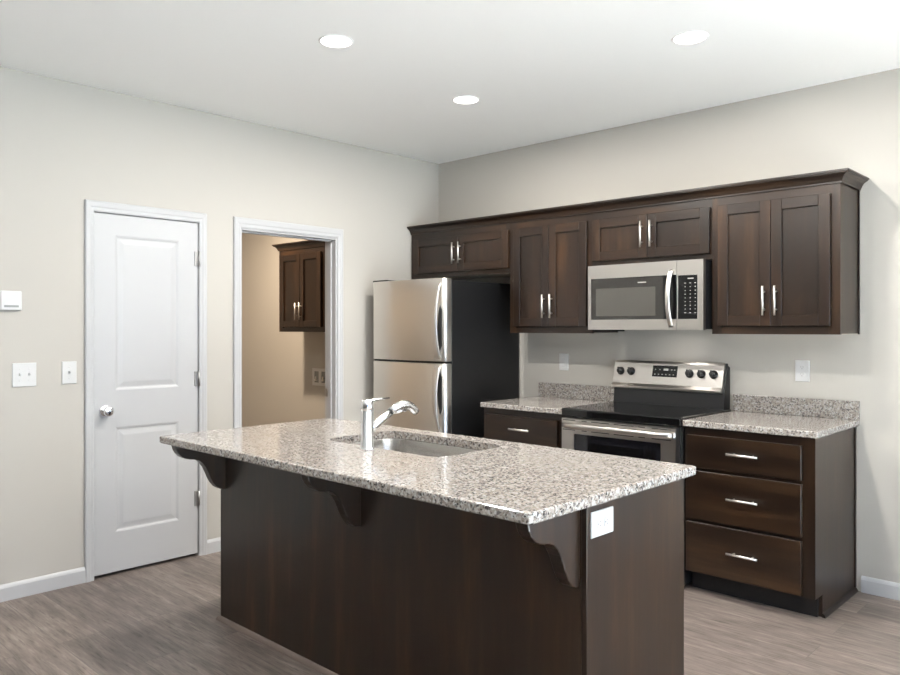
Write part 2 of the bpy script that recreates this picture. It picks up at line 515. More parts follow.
for y0, y1, z0, z1 in panels:
    rs = []
    for ins, dep in ((0, 0), (0.008, -0.0022), (0.014, -0.0055), (0.022, -0.006), (0.030, -0.005), (0.048, -0.002), (0.06, -0.0018)):
        rs.append([(XF+dep, y0+ins, z0+ins), (XF+dep, y1-ins, z0+ins), (XF+dep, y1-ins, z1-ins), (XF+dep, y0+ins, z1-ins)])
    rs.insert(0, [(XB, p[1], p[2]) for p in rs[0]])
    m.rings(rs, smooth=False)
leaf = m.build('door_leaf', 'trim', root)
for z in (1.825, 1.090, 0.355):
    h = MB()
    h.cyl((0.008, D1+0.003, z-0.045), (0.008, D1+0.003, z+0.045), 0.0065, 12)
    h.cyl((0.008, D1+0.003, z+0.045), (0.008, D1+0.003, z+0.051), 0.004, 10)
    h.box(-0.005, 0.002, D1-0.022, D1+0.003, z-0.045, z+0.045)
    h.build('hinge', 'hinge', root)
k = MB()
k.lathe((XF, -2.687, 0.935), (1, 0, 0), [(0, 0.033), (0.006, 0.033), (0.010, 0.028), (0.012, 0.013), (0.032, 0.012), (0.038, 0.020), (0.046, 0.0275), (0.056, 0.029), (0.064, 0.025), (0.068, 0.015), (0.069, 0.0)])
tag(k.build('knob', 'chrome', root), 'round chrome door knob')

# cased opening into the laundry room
root = thing('door_3', (0, (O0+O1)/2, 0), 'white cased doorway opening to the laundry room', 'doorway', kind='structure')
m = MB(); casing(m, O0, O1, OT, hw=0.067)
m.build('casing', 'trim', root)
m = MB()
j = 0.012
m.box(-0.120, 0.002, O0, O0+j, 0, OT); m.box(-0.120, 0.002, O1-j, O1, 0, OT); m.box(-0.120, 0.002, O0+j, O1-j, OT-j, OT)
# door stop
m.box(-0.075, -0.042, O0+j, O0+j+0.010, 0, OT-j); m.box(-0.075, -0.042, O1-j-0.010, O1-j, 0, OT-j); m.box(-0.075, -0.042, O0+j, O1-j, OT-j-0.010, OT-j)
m.build('jamb', 'trim', root)
m = MB(); m.box(-0.116, -0.088, O1-j-0.002, O1-j+0.0005, 0.905, 0.965); m.box(-0.124, -0.116, O1-j-0.004, O1-j, 0.915, 0.955)
m.build('strike_plate', 'hinge', root)

# ------------------------------------------------------------------ ceiling downlights
def downlight(x, y, label, group, power, col=WARM, r=0.082):
    root = thing('recessed_downlight', (x, y, H), label, 'ceiling light', group)
    m = MB()
    m.lathe((x, y, H), (0, 0, -1), [(0, r), (0.0015, r), (0.004, r-0.005), (0.0045, r-0.009), (0.003, r-0.011), (0.0, r-0.011)], 40)
    m.build('trim_ring', 'ceiling', root)
    m = MB()
    m.lathe((x, y, H), (0, 0, -1), [(0.0, r-0.0112), (0.004, r-0.0112), (0.0045, r-0.020), (0.0045, 0)], 40)
    m.build('lens', 'lens', root)
    l = bpy.data.lights.new('downlight_lamp', 'AREA'); l.shape = 'DISK'; l.size = 2*(r-0.024)
    l.energy = power; l.color = col
    o = bpy.data.objects.new('downlight_lamp', l); COL.objects.link(o)
    o.parent = root; o.location = (0, 0, -0.012)
G = 'recessed ceiling downlights'
downlight(1.512, -2.242, 'round recessed ceiling light over the left end of the island', G, DOWNLIGHT_W)
downlight(2.723, -1.138, 'round recessed ceiling light nearest the right-hand wall cabinets', G, DOWNLIGHT_W)
downlight(1.338, -1.146, 'round recessed ceiling light nearest the back corner of the room', G, DOWNLIGHT_W)
downlight(2.723, -2.242, 'round recessed ceiling light over the right end of the island, above the photo', G, DOWNLIGHT_W)
for x, y, where in ((1.6, -4.6, 'left of the camera'), (5.8, -2.6, 'right of the camera')):  # fill lights added out of view to brighten the room
    downlight(x, y, 'added unseen round fill light in the living area ' + where, G, DOWNLIGHT_W)
downlight(-1.71, -0.99, 'round ceiling light inside the laundry room', 'laundry room light', LAUNDRY_W, (1.0, 0.80, 0.60))

# ------------------------------------------------------------------ cabinet helpers
def bar_pull(parent, x, y, z, length=0.157, vertical=True, stand=0.030):
    """bar pull on a face at y (facing -Y), centre x, z"""
    m = MB(); h = length/2; c = 0.048
    yb = y-stand
    if vertical:
        m.cyl((x, yb, z-h), (x, yb, z+h), 0.0062, 14)
        for s in (-c, c): m.cyl((x, yb, z+s), (x, y+0.0005, z+s), 0.0048, 10)
    else:
        m.cyl((x-h, yb, z), (x+h, yb, z), 0.0062, 14)
        for s in (-c, c): m.cyl((x+s, yb, z), (x+s, y+0.0005, z), 0.0048, 10)
    return m.build('handle', 'nickel', parent)

def shaker_door(parent, x0, x1, z0, z1, yback, thick=0.020, st=0.056, handle=None, name='door', flip=1):
    """frame-and-panel door whose back sits on yback; front toward -Y (flip=1) or +Y (flip=-1)"""
    m = MB()
    yf = yback - flip*thick
    yp = yback - flip*0.008
    b = 0.0015
    m.box(x0, x0+st, yf, yback, z0, z1, 0, b, 1); m.box(x1-st, x1, yf, yback, z0, z1, 0, b, 1)
    m.box(x0+st, x1-st, yf, yback, z0, z0+st, 1, b, 1); m.box(x0+st, x1-st, yf, yback, z1-st, z1, 1, b, 1)
    m.box(x0+st-0.002, x1-st+0.002, yp, yback-flip*0.001, z0+st-0.002, z1-st+0.002, 0)
    d = m.build(name, ['wood_v', 'wood_h'], parent)
    if handle:
        hx, hz = handle
        bar_pull(d, hx, yf, hz)
    return d

UD = -0.3124; UB = 1.3672; UT = 2.1347; DB, DTOP = 1.412, 2.083
def wall_cabinet(name, x0, x1, z0, doors, label, fl, fr, seam, hz, yw=0.0, ud=UD, dtop=DTOP, dz0=None, group='dark wall cabinets'):
    root = thing(name, ((x0+x1)/2, yw, z0), label, 'cabinet', group)
    m = MB(); m.box(x0+0.0005, x1-0.0005, ud+0.019, yw-0.001, z0+0.004, UT, 0)
    m.box(x0+0.003, x1-0.003, ud+0.0195, yw-0.002, z0+0.001, z0+0.0045, 1)
    m.build('cabinet_box', ['wood_v', 'cab_in'], root)
    m = MB()
    w = 0.038
    m.box(x0, fl, ud, ud+0.019, z0, UT, 0); m.box(fr, x1, ud, ud+0.019, z0, UT, 0)
    m.box(fl, fr, ud, ud+0.019, z0, z0+w, 1); m.box(fl, fr, ud, ud+0.019, DTOP-0.02, UT, 1)
    m.build('face_frame', ['wood_v', 'wood_h'], root)
    dz = dz0 if dz0 else z0+0.045
    g = 0.0015
    shaker_door(root, doors[0], seam-g, dz, dtop, ud-0.0005, handle=(seam-0.031, hz))
    shaker_door(root, seam+g, doors[1], dz, dtop, ud-0.0005, handle=(seam+0.031, hz))
    return root

r1 = wall_cabinet('wall_cabinet', 0.0074, 0.9965, 1.786, (0.048, 0.989), 'short wide two-door dark wall cabinet above the refrigerator', 0.06, 0.962, 0.5185, 1.955, dz0=1.820)
r2 = wall_cabinet('wall_cabinet', 0.9970, 1.6640, UB, (1.042, 1.632), 'tall two-door dark wall cabinet between refrigerator and microwave', 1.055, 1.62, 1.337, 1.546, dz0=DB)
r3 = wall_cabinet('wall_cabinet', 1.6645, 2.4535, 1.790, (1.676, 2.445), 'short two-door dark wall cabinet directly above the microwave', 1.69, 2.43, 2.0605, 1.962, dz0=1.822)
r4 = wall_cabinet('wall_cabinet', 2.4540, 3.1221, UB, (2.495, 3.079), 'tall two-door dark wall cabinet at the right end, right of the microwave', 2.51, 3.065, 2.784, 1.546, dz0=DB)
m = MB(); m.box(3.1221, 3.1275, -0.020, -0.001, UB, UT)
m.build('scribe_moulding', 'wood_v', r4)

# crown along all four
def crown_run(m, path, prof):
    """path: list of (x, y, ox, oy); prof (out, z)"""
    m.rings([[(x+d*ox, y+d*oy, z) for d, z in prof] for x, y, ox, oy in path], smooth=False)
CP = [(-0.012, UT+0.0005), (0.006, UT+0.0005), (0.006, UT-0.004), (0.010, UT-0.004), (0.010, UT+0.004), (0.013, UT+0.010), (0.017, UT+0.020), (0.024, UT+0.030),
      (0.034, UT+0.038), (0.043, UT+0.042), (0.043, UT+0.046), (0.050, UT+0.048), (0.050, UT+0.057), (-0.012, UT+0.057)]
m = MB()
crown_run(m, [(0.0074, UD, 0, -1), (3.1221, UD, 1, -1), (3.1221, -0.001, 1, 0)], CP)
m.box(0.0074, 3.1101, UD+0.012, -0.001, UT+0.040, UT+0.056)
o = m.build('crown_molding', 'wood_h', loc=(1.56, UD, UT))
tag(o, 'dark cove crown molding along the top of the kitchen wall cabinets', 'molding')

# ------------------------------------------------------------------ base cabinets
BD = -0.6285; CTZ = 0.912; CTT = 0.0327; BT = CTZ-CTT
def slab_drawer(parent, x0, x1, z0, z1, yback, hx):
    m = MB()
    yf = yback-0.020
    e = 0.0012
    m.rings([[(x0, yback, z0), (x1, yback, z0), (x1, yback, z1), (x0, yback, z1)],
             [(x0, yf+0.001, z0), (x1, yf+0.001, z0), (x1, yf+0.001, z1), (x0, yf+0.001, z1)],
             [(x0+e, yf, z0+e), (x1-e, yf, z0+e), (x1-e, yf, z1-e), (x0+e, yf, z1-e)]], smooth=False)
    d = m.build('drawer', 'wood_h', parent)
    bar_pull(d, hx, yf, (z0+z1)/2+0.006, vertical=False)
    return d

def base_cabinet(x0, x1, label, end_panel=False):
    root = thing('base_cabinet', ((x0+x1)/2, BD/2, 0), label, 'cabinet', 'dark base cabinets')
    m = MB(); m.box(x0+0.001, x1-(0.018 if end_panel else 0.001), BD+0.019, -0.001, 0.1087, BT-0.0005)
    m.build('cabinet_box', 'wood_v', root)
    m = MB(); m.box(x0+0.001, x1-(0.018 if end_panel else 0.001), -0.545, -0.527, 0.0, 0.1087)
    m.build('toe_kick', 'kick', root)
    return root

# right: three drawers
rb = base_cabinet(2.447, 3.1054, 'dark base cabinet with three drawers at the right end of the counter run', True)
m = MB()
m.box(2.447, 2.480, BD, BD+0.019, 0.1087, BT-0.0005, 0); m.box(3.033, 3.1054, BD, BD+0.019, 0.1087, BT-0.0005, 0)
for z0, z1 in ((0.1087, 0.128), (0.362, 0.393), (0.635, 0.665), (0.825, BT-0.0005)): m.box(2.480, 3.033, BD, BD+0.019, z0, z1, 1)
m.build('face_frame', ['wood_v', 'wood_h'], rb)
slab_drawer(rb, 2.464, 3.047, 0.669, 0.836, BD-0.0005, 2.771)
slab_drawer(rb, 2.464, 3.047, 0.397, 0.650, BD-0.0005, 2.771)
slab_drawer(rb, 2.464, 3.047, 0.118, 0.378, BD-0.0005, 2.771)
m = MB()
m.prism([(BD+0.019, 0.1087), (-0.527, 0.1087), (-0.527, 0.0), (-0.001, 0.0), (-0.001, BT-0.0005), (BD+0.019, BT-0.0005)], 'x', 3.0875, 3.1054)
m.build('end_panel', 'wood_v', rb)
m = MB()
q = [(3.1054, 0.0)] + [(3.1054+0.016*math.cos(t), 0.020*math.sin(t)) for t in [PI/2*i/6 for i in range(7)]]
m.prism(q, 'y', -0.535, -0.014)
m.build('shoe_molding', 'wood_v', rb)
m = MB(); m.box(3.1054, 3.1105, -0.020, -0.001, 0.021, BT-0.0005)
m.build('scribe_moulding', 'wood_v', rb)

# left: drawer over door
lb = base_cabinet(1.0310, 1.6790, 'dark base cabinet with one drawer between refrigerator and range')
m = MB()
m.box(1.031, 1.068, BD, BD+0.019, 0.1087, BT-0.0005, 0); m.box(1.606, 1.679, BD, BD+0.019, 0.1087, BT-0.0005, 0)
for z0, z1 in ((0.1087, 0.128), (0.635, 0.665), (0.825, BT-0.0005)): m.box(1.068, 1.606, BD, BD+0.019, z0, z1, 1)
m.build('face_frame', ['wood_v', 'wood_h'], lb)
slab_drawer(lb, 1.058, 1.630, 0.669, 0.838, BD-0.0005, 1.356)
shaker_door(lb, 1.058, 1.3425, 0.118, 0.650, BD-0.0005, handle=(1.312, 0.53))
shaker_door(lb, 1.3455, 1.630, 0.118, 0.650, BD-0.0005, handle=(1.376, 0.53))

def counter(x0, x1, label):
    root = thing('countertop', ((x0+x1)/2, -0.33, BT), label, 'countertop', None)
    m = MB(); m.box(x0, x1, -0.6622, -0.001, BT, CTZ); m.build('slab', 'granite', root, 0.005, 3)
    m = MB(); m.box(x0, x1, -0.022, -0.001, CTZ, 1.0107); m.build('backsplash', 'granite', root, 0.0025, 2)
counter(2.4480, 3.1261, 'short speckled granite countertop right of the range, with low backsplash')
counter(1.0243, 1.6775, 'short speckled granite countertop left of the range, beside the refrigerator')

# ------------------------------------------------------------------ refrigerator
FL, FR, FF, FH = 0.116, 0.8480, -0.820, 1.7348
root = thing('refrigerator', ((FL+FR)/2, -0.42, 0), 'stainless top-freezer refrigerator with black side', 'refrigerator')
m = MB(); m.box(FL+0.004, FR-0.004, -0.742, -0.014, 0.03, FH-0.012); m.build('cabinet_body', 'black_side', root, 0.006, 3)
m = MB(); m.box(FL+0.02, FR-0.02, -0.742, -0.735, 0.012, 0.030)
m.build('base_grille', 'black', root)
for x in (FL+0.05, FR-0.05):
    for y in (-0.68, -0.10):
        m = MB(); m.cyl((x, y, 0.0), (x, y, 0.031), 0.02, 14); m.build('foot', 'black', root)
def fridge_door(name, z0, z1):
    # bowed steel door with rounded vertical edges
    m = MB(); yb = -0.746; r = 0.036
    pts = [(FL, yb), (FL, FF+r)]
    for i in range(1, 7):
        t = PI/2*i/6; pts.append((FL+r-r*math.cos(t), FF+r-r*math.sin(t)))
    for i in range(1, 12):
        u = i/12; pts.append((FL+r+(FR-FL-2*r)*u, FF-0.006*4*u*(1-u)))
    for i in range(0, 7):
        t = PI/2*i/6; pts.append((FR-r+r*math.sin(t), FF+r-r*math.cos(t)))
    pts.append((FR, yb))
    R = [[(x, y, z) for x, y in pts] for z in (z0, z1)]
    m.rings(R, smooth=True, caps=False)
    for z in (z0, z1): m.face([(x, y, z) for x, y in pts])
    bmesh.ops.remove_doubles(m.bm, verts=list(m.bm.verts), dist=1e-5)
    o = m.build(name, 'steel_v', root, 0.004, 2)
    return o
fz = fridge_door('freezer_door', 1.178, FH)
fd = fridge_door('refrigerator_door', 0.085, 1.1635)
def fridge_handle(parent, z0, z1, wide_top):
    """bowed strap handle, broad where it meets the door beside the split, slimmer at the far end"""
    m = MB()
    n = 26
    rings = []
    for i in range(n+1):
        u = i/n; z = z0+(z1-z0)*u
        k = u if wide_top else 1-u          # 1 at the far end
        out = 0.004+0.044*math.sin(PI*u)**0.7
        hw = 0.031-0.021*k**1.2
        th = 0.0075
        cx = 0.819-hw
        y1 = FF-out; y0 = y1+th*2
        sec = []
        for j in range(12):
            t = 2*PI*j/12
            sec.append((cx+hw*math.copysign(abs(math.cos(t))**0.6, math.cos(t)), (y0+y1)/2+th*math.copysign(abs(math.sin(t))**0.6, math.sin(t)), z))
        rings.append(sec)
    m.rings(rings)
    m.build('handle', 'steel_v', parent)
    m = MB(); a = z0+(z1-z0)*(0.12 if wide_top else 0.30); b2 = z0+(z1-z0)*(0.70 if wide_top else 0.90)
    m.prism([(0.792, (a+b2)/2), (0.800, a+0.06), (0.815, a), (0.826, a+0.03), (0.826, b2-0.03), (0.815, b2), (0.800, b2-0.06)], 'y', FF-0.0075, FF+0.01)
    m.build('handle_gap_shade', 'slot', parent)  # dark plate on the door, standing in for shade behind the strap
fridge_handle(fz, 1.192, 1.705, True)
fridge_handle(fd, 0.690, 1.152, False)
m = MB(); m.box(FL+0.006, FL+0.165, -0.812, -0.70, FH-0.0005, FH+0.010); m.build('hinge_cover', 'black', root, 0.003)
m = MB(); m.box(FL+0.01, FR-0.01, -0.800, -0.743, 1.1640, 1.1775); m.build('door_gap_fill', 'black', root)  # black filler along the hinge gap, standing in for shade between the doors

# ------------------------------------------------------------------ range
RL, RR = 1.6815, 2.4435
root = thing('electric_range', ((RL+RR)/2, -0.35, 0), 'stainless electric range with black glass cooktop between the counters', 'stove')
m = MB(); m.box(RL+0.004, RR-0.004, -0.632, -0.030, 0.02, 0.872)
m.build('body', 'black', root)
for x in (RL+0.05, RR-0.05):
    for y in (-0.58, -0.08):
        m = MB(); m.cyl((x, y, 0), (x, y, 0.021), 0.018, 12); m.build('foot', 'black', root)
m = MB(); m.box(RL, RR, -0.676, -0.030, 0.8725, 0.9225); m.build('cooktop', 'glass_black', root, 0.008, 3)
# oven door
m = MB()
dx0, dx1, df, db = RL+0.010, RR-0.022, -0.684, -0.634
z0, z1 = 0.225, 0.866
wx0, wx1, wz0, wz1 = 1.776, 2.335, 0.40, 0.778
m.box(dx0, wx0, df, db, z0, z1); m.box(wx1, dx1, df, db, z0, z1)
m.box(wx0, wx1, df, db, z0, wz0); m.box(wx0, wx1, df, db, wz1, z1)
od = m.build('oven_door', 'steel', root)
m = MB(); m.box(wx0, wx1, df+0.006, db-0.004, wz0, wz1); m.build('window', 'oven_glass', od)
m = MB(); m.box(wx0+0.095, wx1-0.03, df+0.0052, df+0.0065, wz0+0.03, wz1-0.045)
m.build('inner_window_border', 'glass_black', od)
m = MB()
pts = []
hx0, hx1 = dx0+0.016, dx1-0.012
for i in range(25):
    u = i/24
    pts.append((hx0+(hx1-hx0)*u, df-0.012-0.034*min(1, math.sin(PI*u)*2.6), 0.826))
m.tube(pts, 0.0155, 16, flat=(1.0, 0.55), up=(0, 0, 1))
m.build('handle', 'steel', od)
for x0, x1 in ((0.018, 0.105), (0.150, 0.185), (0.215, 0.335), (0.365, 0.490), (0.520, 0.560), (0.600, 0.715)):  # upper row: vent slots; lower row: plain dark dashes below the handle
    for za in (0.8535, 0.7970):
        m = MB(); m.box(RL+x0, RL+x1, df-0.0006, df+0.004, za, za+0.004); m.build('vent_slot_and_dash', 'slot', od)
m = MB(); m.box(dx0, dx1, -0.680, -0.634, 0.045, 0.215); m.build('storage_drawer', 'steel', root, 0.003)
# backguard: black riser below a sloped stainless control panel
m = MB()
m.prism([(-0.030, 0.923), (-0.092, 0.923), (-0.080, 1.020), (-0.030, 1.190)], 'x', RL+0.003, RR-0.020)
m.prism([(-0.004, 0.915), (-0.030, 0.915), (-0.030, 1.175), (-0.004, 1.165)], 'x', RL+0.006, RR-0.020)
bg = m.build('backguard', 'black', root)
m = MB()
# control fascia
fas = [(-0.078, 1.012), (-0.108, 1.018), (-0.110, 1.030), (-0.092, 1.048), (-0.060, 1.178), (-0.052, 1.190), (-0.034, 1.192), (-0.034, 1.180), (-0.060, 1.020)]
m.prism(fas, 'x', RL-0.004, RR-0.030)
fa = m.build('control_panel', 'steel', root, 0.0015, 2)
tag(fa, 'sloped stainless control panel with five black knobs')
def fy(z): return -0.092+(z-1.048)*(0.032/0.130)
nrm = Vector((0, -0.130, 0.032)).normalized()
for x in (1.730, 1.806, 2.203, 2.279, 2.355):
    z = 1.123
    o = Vector((x, fy(z), z))
    m = MB()
    m.lathe(o, nrm, [(0.0, 0.026), (0.004, 0.026), (0.006, 0.022), (0.024, 0.0195), (0.027, 0.017), (0.0275, 0.0)], 24)
    # grip ridge
    a = Vector((0, 0.032, 0.130)).normalized()
    rot = Matrix.Rotation(0.35, 3, nrm)
    d = rot @ a; s = nrm.cross(d)
    P = lambda u, w, h: o+d*u+s*w+nrm*h
    m.rings([[P(-0.02, -0.005, 0.02), P(-0.02, 0.005, 0.02), P(-0.02, 0.004, 0.036), P(-0.02, -0.004, 0.036)],
             [P(0.02, -0.005, 0.02), P(0.02, 0.005, 0.02), P(0.02, 0.004, 0.036), P(0.02, -0.004, 0.036)]], smooth=False)
    m.build('knob', 'knob', fa)
def fascia_rect(m, x0, x1, z0, z1, lift, mi=None):
    p = [(x0, z0), (x1, z0), (x1, z1), (x0, z1)]
    m.rings([[Vector((x, fy(z), z))+nrm*k for x, z in p] for k in (-0.002, lift)], smooth=False, mi=mi)
m = MB(); fascia_rect(m, 1.955, 2.122, 1.096, 1.165, 0.0025)
dp = m.build('display', 'display', fa)
m = MB(); fascia_rect(m, 2.030, 2.062, 1.135, 1.147, 0.0030); m.build('clock_digits', 'mark', fa)
for x, z in [(x, 1.138) for x in (1.975, 2.005, 2.085, 2.105)]+[(1.974+0.025*i, 1.108) for i in range(6)]:
    m = MB(); fascia_rect(m, x-0.004, x+0.004, z, z+0.005, 0.0030); m.build('button', 'mark', fa)

# ------------------------------------------------------------------ microwave
MX0, MX1, MY, MZ0, MZ1 = 1.690, 2.4425, -0.400, 1.3905, 1.7860
root = thing('over_range_microwave', ((MX0+MX1)/2, -0.2, MZ0), 'stainless over-the-range microwave with black control panel', 'microwave')
m = MB(); m.box(MX0+0.002, MX1-0.002, MY+0.030, -0.002, MZ0+0.004, MZ1-0.001); m.build('body', 'black', root)
# door
sx = 2.283
gx0, gx1, gz0, gz1 = 1.712, 2.200, 1.452, 1.705
m = MB()
yf, yb = MY, MY+0.029
m.box(MX0, gx0, yf, yb, MZ0, MZ1); m.box(gx1, sx-0.001, yf, yb, MZ0, MZ1)
m.box(gx0, gx1, yf, yb, MZ0, gz0); m.box(gx0, gx1, yf, yb, gz1, MZ1)
md = m.build('door', 'steel', root)
m = MB(); m.box(gx0, gx1+0.0, yf+0.002, yb-0.002, gz0, gz1); m.build('window', 'mw_glass', md)
m = MB(); m.box(gx0+0.035, gx1-0.05, yf+0.0012, yf+0.0025, gz0+0.022, gz1-0.062); m.build('window_screen', 'mw_mesh', md)
m = MB(); m.box(gx1, sx-0.001, yf-0.001, yf+0.002, gz0, gz1); m.build('door_glass_edge', 'glass_black', md)
m = MB(); m.box(2.035, 2.090, yf+0.0008, yf+0.0024, 1.668, 1.674); m.build('badge', 'mark', md)
m = MB()
pts = []
for i in range(25):
    u = i/24
    pts.append((2.252, yf-0.006-0.046*math.sin(PI*u)**0.8, 1.408+0.325*u))
m.tube(pts, [0.0145]*25, 16, flat=(0.55, 1.0), up=(0, -1, 0))
m.build('handle', 'steel_v', md)
# control side
m = MB()
cx0, cx1, cz0, cz1 = 2.292, 2.408, 1.452, 1.700
m.box(sx+0.001, cx0, yf, yb, MZ0, MZ1); m.box(cx1, MX1, yf, yb, MZ0, MZ1)
m.box(cx0, cx1, yf, yb, MZ0, cz0); m.box(cx0, cx1, yf, yb, cz1, MZ1)
cp = m.build('control_panel', 'steel', root)
m = MB(); m.box(cx0, cx1, yf+0.001, yb-0.002, cz0, cz1); m.build('control_glass', 'glass_black', cp)
m = MB(); m.box(2.350, 2.385, yf, yf+0.0015, 1.678, 1.684); m.build('clock_display', 'mark', cp)
for j in range(9):
    for i in range(3):
        w = 0.011 if j in (0, 8) else 0.006
        x = 2.335+0.030*i; z = 1.655-0.021*j
        m = MB(); m.box(x-w/2, x+w/2, yf, yf+0.0015, z-0.0018, z+0.0018); m.build('key', 'mark', cp)
m = MB(); m.box(MX0+0.03, MX0+0.14, MY+0.035, -0.20, MZ0-0.010, MZ0+0.004); m.build('vent_filter', 'slot', root)
# cooktop lamp under the microwave
LX, LY = 2.15, -0.215
m = MB(); m.box(LX-0.035, LX+0.035, LY-0.020, LY+0.020, MZ0+0.0030, MZ0+0.0046); m.build('cooktop_lamp', 'mw_lens', root)
l = bpy.data.lights.new('cooktop_lamp_light', 'AREA'); l.shape = 'RECTANGLE'; l.size = 0.066; l.size_y = 0.036; l.energy = MW_W; l.color = (1.0, 0.93, 0.85)
o = bpy.data.objects.new('cooktop_lamp_light', l); COL.objects.link(o); o.parent = root
o.location = Vector((LX, LY, MZ0-0.004))-Vector(root['_o'])

# ------------------------------------------------------------------ island
IX0, IX1, IY0, IY1 = 1.0305, 3.0972, -2.5621, -1.9512
root = thing('kitchen_island', ((IX0+IX1)/2, (IY0+IY1)/2, 0), 'dark espresso kitchen island with curved corbels under its overhang', 'island')
ITOP = BT-0.0005
SX0, SX1, SY0, SY1 = 1.640, 2.345, -2.415, -2.005      # sink cutout
m = MB(); m.box(IX0+0.019, IX1-0.019, IY0, IY0+0.018, 0.0, ITOP); m.build('back_panel', 'wood_v', root)
for x0, x1 in ((IX0, IX0+0.019), (IX1-0.019, IX1)):
    m = MB()
    m.prism([(IY0, 0), (IY1-0.085, 0), (IY1-0.085, 0.105), (IY1, 0.105), (IY1, ITOP), (IY0, ITOP)], 'x', x0, x1)
    m.build('end_panel', 'wood_v', root, 0.001, 1)
m = MB()
yf = IY1-0.021
stiles = [IX0+0.019, 1.48, 2.50, IX1-0.057]
for x in stiles: m.box(x, x+0.038, yf-0.019, yf, 0.105, ITOP, 0)
m.box(IX0+0.019, IX1-0.019, yf-0.019, yf-0.0005, 0.105, 0.13, 1); m.box(IX0+0.019, IX1-0.019, yf-0.019, yf-0.0005, ITOP-0.04, ITOP, 1)
m.build('face_frame', ['wood_v', 'wood_h'], root)
m = MB(); m.box(IX0+0.019, IX1-0.019, IY1-0.105, IY1-0.087, 0, 0.105); m.build('toe_kick', 'kick', root)
for x0, x1 in ((1.075, 1.49), (1.507, 1.999), (2.002, 2.495), (2.53, 3.06)):
    shaker_door(root, x0, x1, 0.118, 0.850, yf+0.0005, flip=-1)
# corbels
def corbel(x0):
    prof = [(-2.816, ITOP), (-2.814, 0.862), (-2.809, 0.845), (-2.799, 0.828), (-2.783, 0.812), (-2.764, 0.801), (-2.742, 0.7955), (-2.718, 0.7925),
            (-2.696, 0.784), (-2.678, 0.769), (-2.662, 0.746), (-2.648, 0.717), (-2.636, 0.690), (-2.623, 0.668), (-2.607, 0.650), (-2.590, 0.639),
            (-2.574, 0.634), (IY0-0.0003, 0.633), (IY0-0.0003, ITOP)]
    m = MB(); m.prism(prof, 'x', x0, x0+0.046)
    m.build('corbel', 'wood_v', root, 0.004, 2)
corbel(1.0330); corbel(2.0300); corbel(3.0290)
# shoe moulding along the seating side and the far-left end
m = MB()
q = [(0, 0)] + [(0.016*math.cos(t), 0.020*math.sin(t)) for t in [PI/2*i/6 for i in range(7)]]
m.rings([[(IX0-(d if k == 0 else 0), IY0-d, z) if k < 2 else None for d, z in q] for k in (0, 1)][:1] + [[(IX1, IY0-d, z) for d, z in q]], smooth=False)
m.build('shoe_molding', 'shoe', root)

# island countertop with the sink cutout
CX0, CX1, CY0, CY1 = 1.0152, 3.1195, -2.8642, -1.8951
def rounded_rect(x0, x1, y0, y1, r, n=8):
    pts = []
    for cx, cy, a0 in ((x1-r, y1-r, 0), (x0+r, y1-r, PI/2), (x0+r, y0+r, PI), (x1-r, y0+r, 3*PI/2)):
        for i in range(n+1):
            t = a0+PI/2*i/n; pts.append((cx+r*math.cos(t), cy+r*math.sin(t)))
    return pts
def slab_with_hole(outer, inner, z0, z1, e=0.006):
    bm = bmesh.new()
    rows_o = []
    cx = (outer[0][0]+outer[2][0])/2; cy = (outer[0][1]+outer[2][1])/2
    def ring(pts, z, ins=0):
        return [bm.verts.new((x-math.copysign(ins, x-cx), y-math.copysign(ins, y-cy), z)) for x, y in pts]
    oo = rounded_rect(CX0, CX1, CY0, CY1, 0.012, 3)
    prof = [(z0, e*0.7), (z0+e*0.5, e*0.15), (z0+e, 0), (z1-e, 0), (z1-e*0.4, e*0.2), (z1, e)]
    R = [ring(oo, z, i) for z, i in prof]
    I = [ring(inner, z0), ring(inner, z1)]
    for seq in (R, I):
        for a, b2 in zip(seq[:-1], seq[1:]):
            n = len(a)
            for i in range(n): bm.faces.new((a[i], a[(i+1) % n], b2[(i+1) % n], b2[i]))
    for ro, ri in ((R[0], I[0]), (R[-1], I[-1])):
        edges = []
        for r in (ro, ri):
            for i in range(len(r)):
                e2 = bm.edges.get((r[i], r[(i+1) % len(r)]))
                edges.append(e2)
        bmesh.ops.triangle_fill(bm, use_beauty=True, use_dissolve=False, edges=edges)
    return bm
m = MB()
m.bm.free(); m.bm = slab_with_hole([(CX0, CY0), (CX1, CY0), (CX1, CY1), (CX0, CY1)], rounded_rect(SX0, SX1, SY0, SY1, 0.075), BT, CTZ)
o = m.build('island_countertop', 'granite', loc=((CX0+CX1)/2, (CY0+CY1)/2, BT))
tag(o, 'long speckled granite countertop on the island, with sink cutout', 'countertop')

# undermount sink
root = thing('undermount_sink', ((SX0+SX1)/2, (SY0+SY1)/2, 0.69), 'stainless single-bowl sink set under the island countertop', 'sink')
m = MB()
rings = []
zt = BT-0.001
for ins, z, r in ((-0.010, zt, 0.084), (-0.002, zt, 0.077), (0.0, zt-0.004, 0.075), (0.004, zt-0.12, 0.072), (0.008, zt-0.165, 0.068), (0.018, zt-0.180, 0.06), (0.034, zt-0.187, 0.05)):
    rings.append([(x, y, z) for x, y in rounded_rect(SX0+ins, SX1-ins, SY0+ins, SY1-ins, r)])
m.rings(rings, caps=False)
m.face([(x, y, zt-0.187) for x, y in rounded_rect(SX0+0.034, SX1-0.034, SY0+0.034, SY1-0.034, 0.05)])
bmesh.ops.remove_doubles(m.bm, verts=list(m.bm.verts), dist=1e-5)
o = m.build('bowl', 'sink', root)
sd = o.modifiers.new('thick', 'SOLIDIFY'); sd.thickness = 0.0012; sd.offset = 0
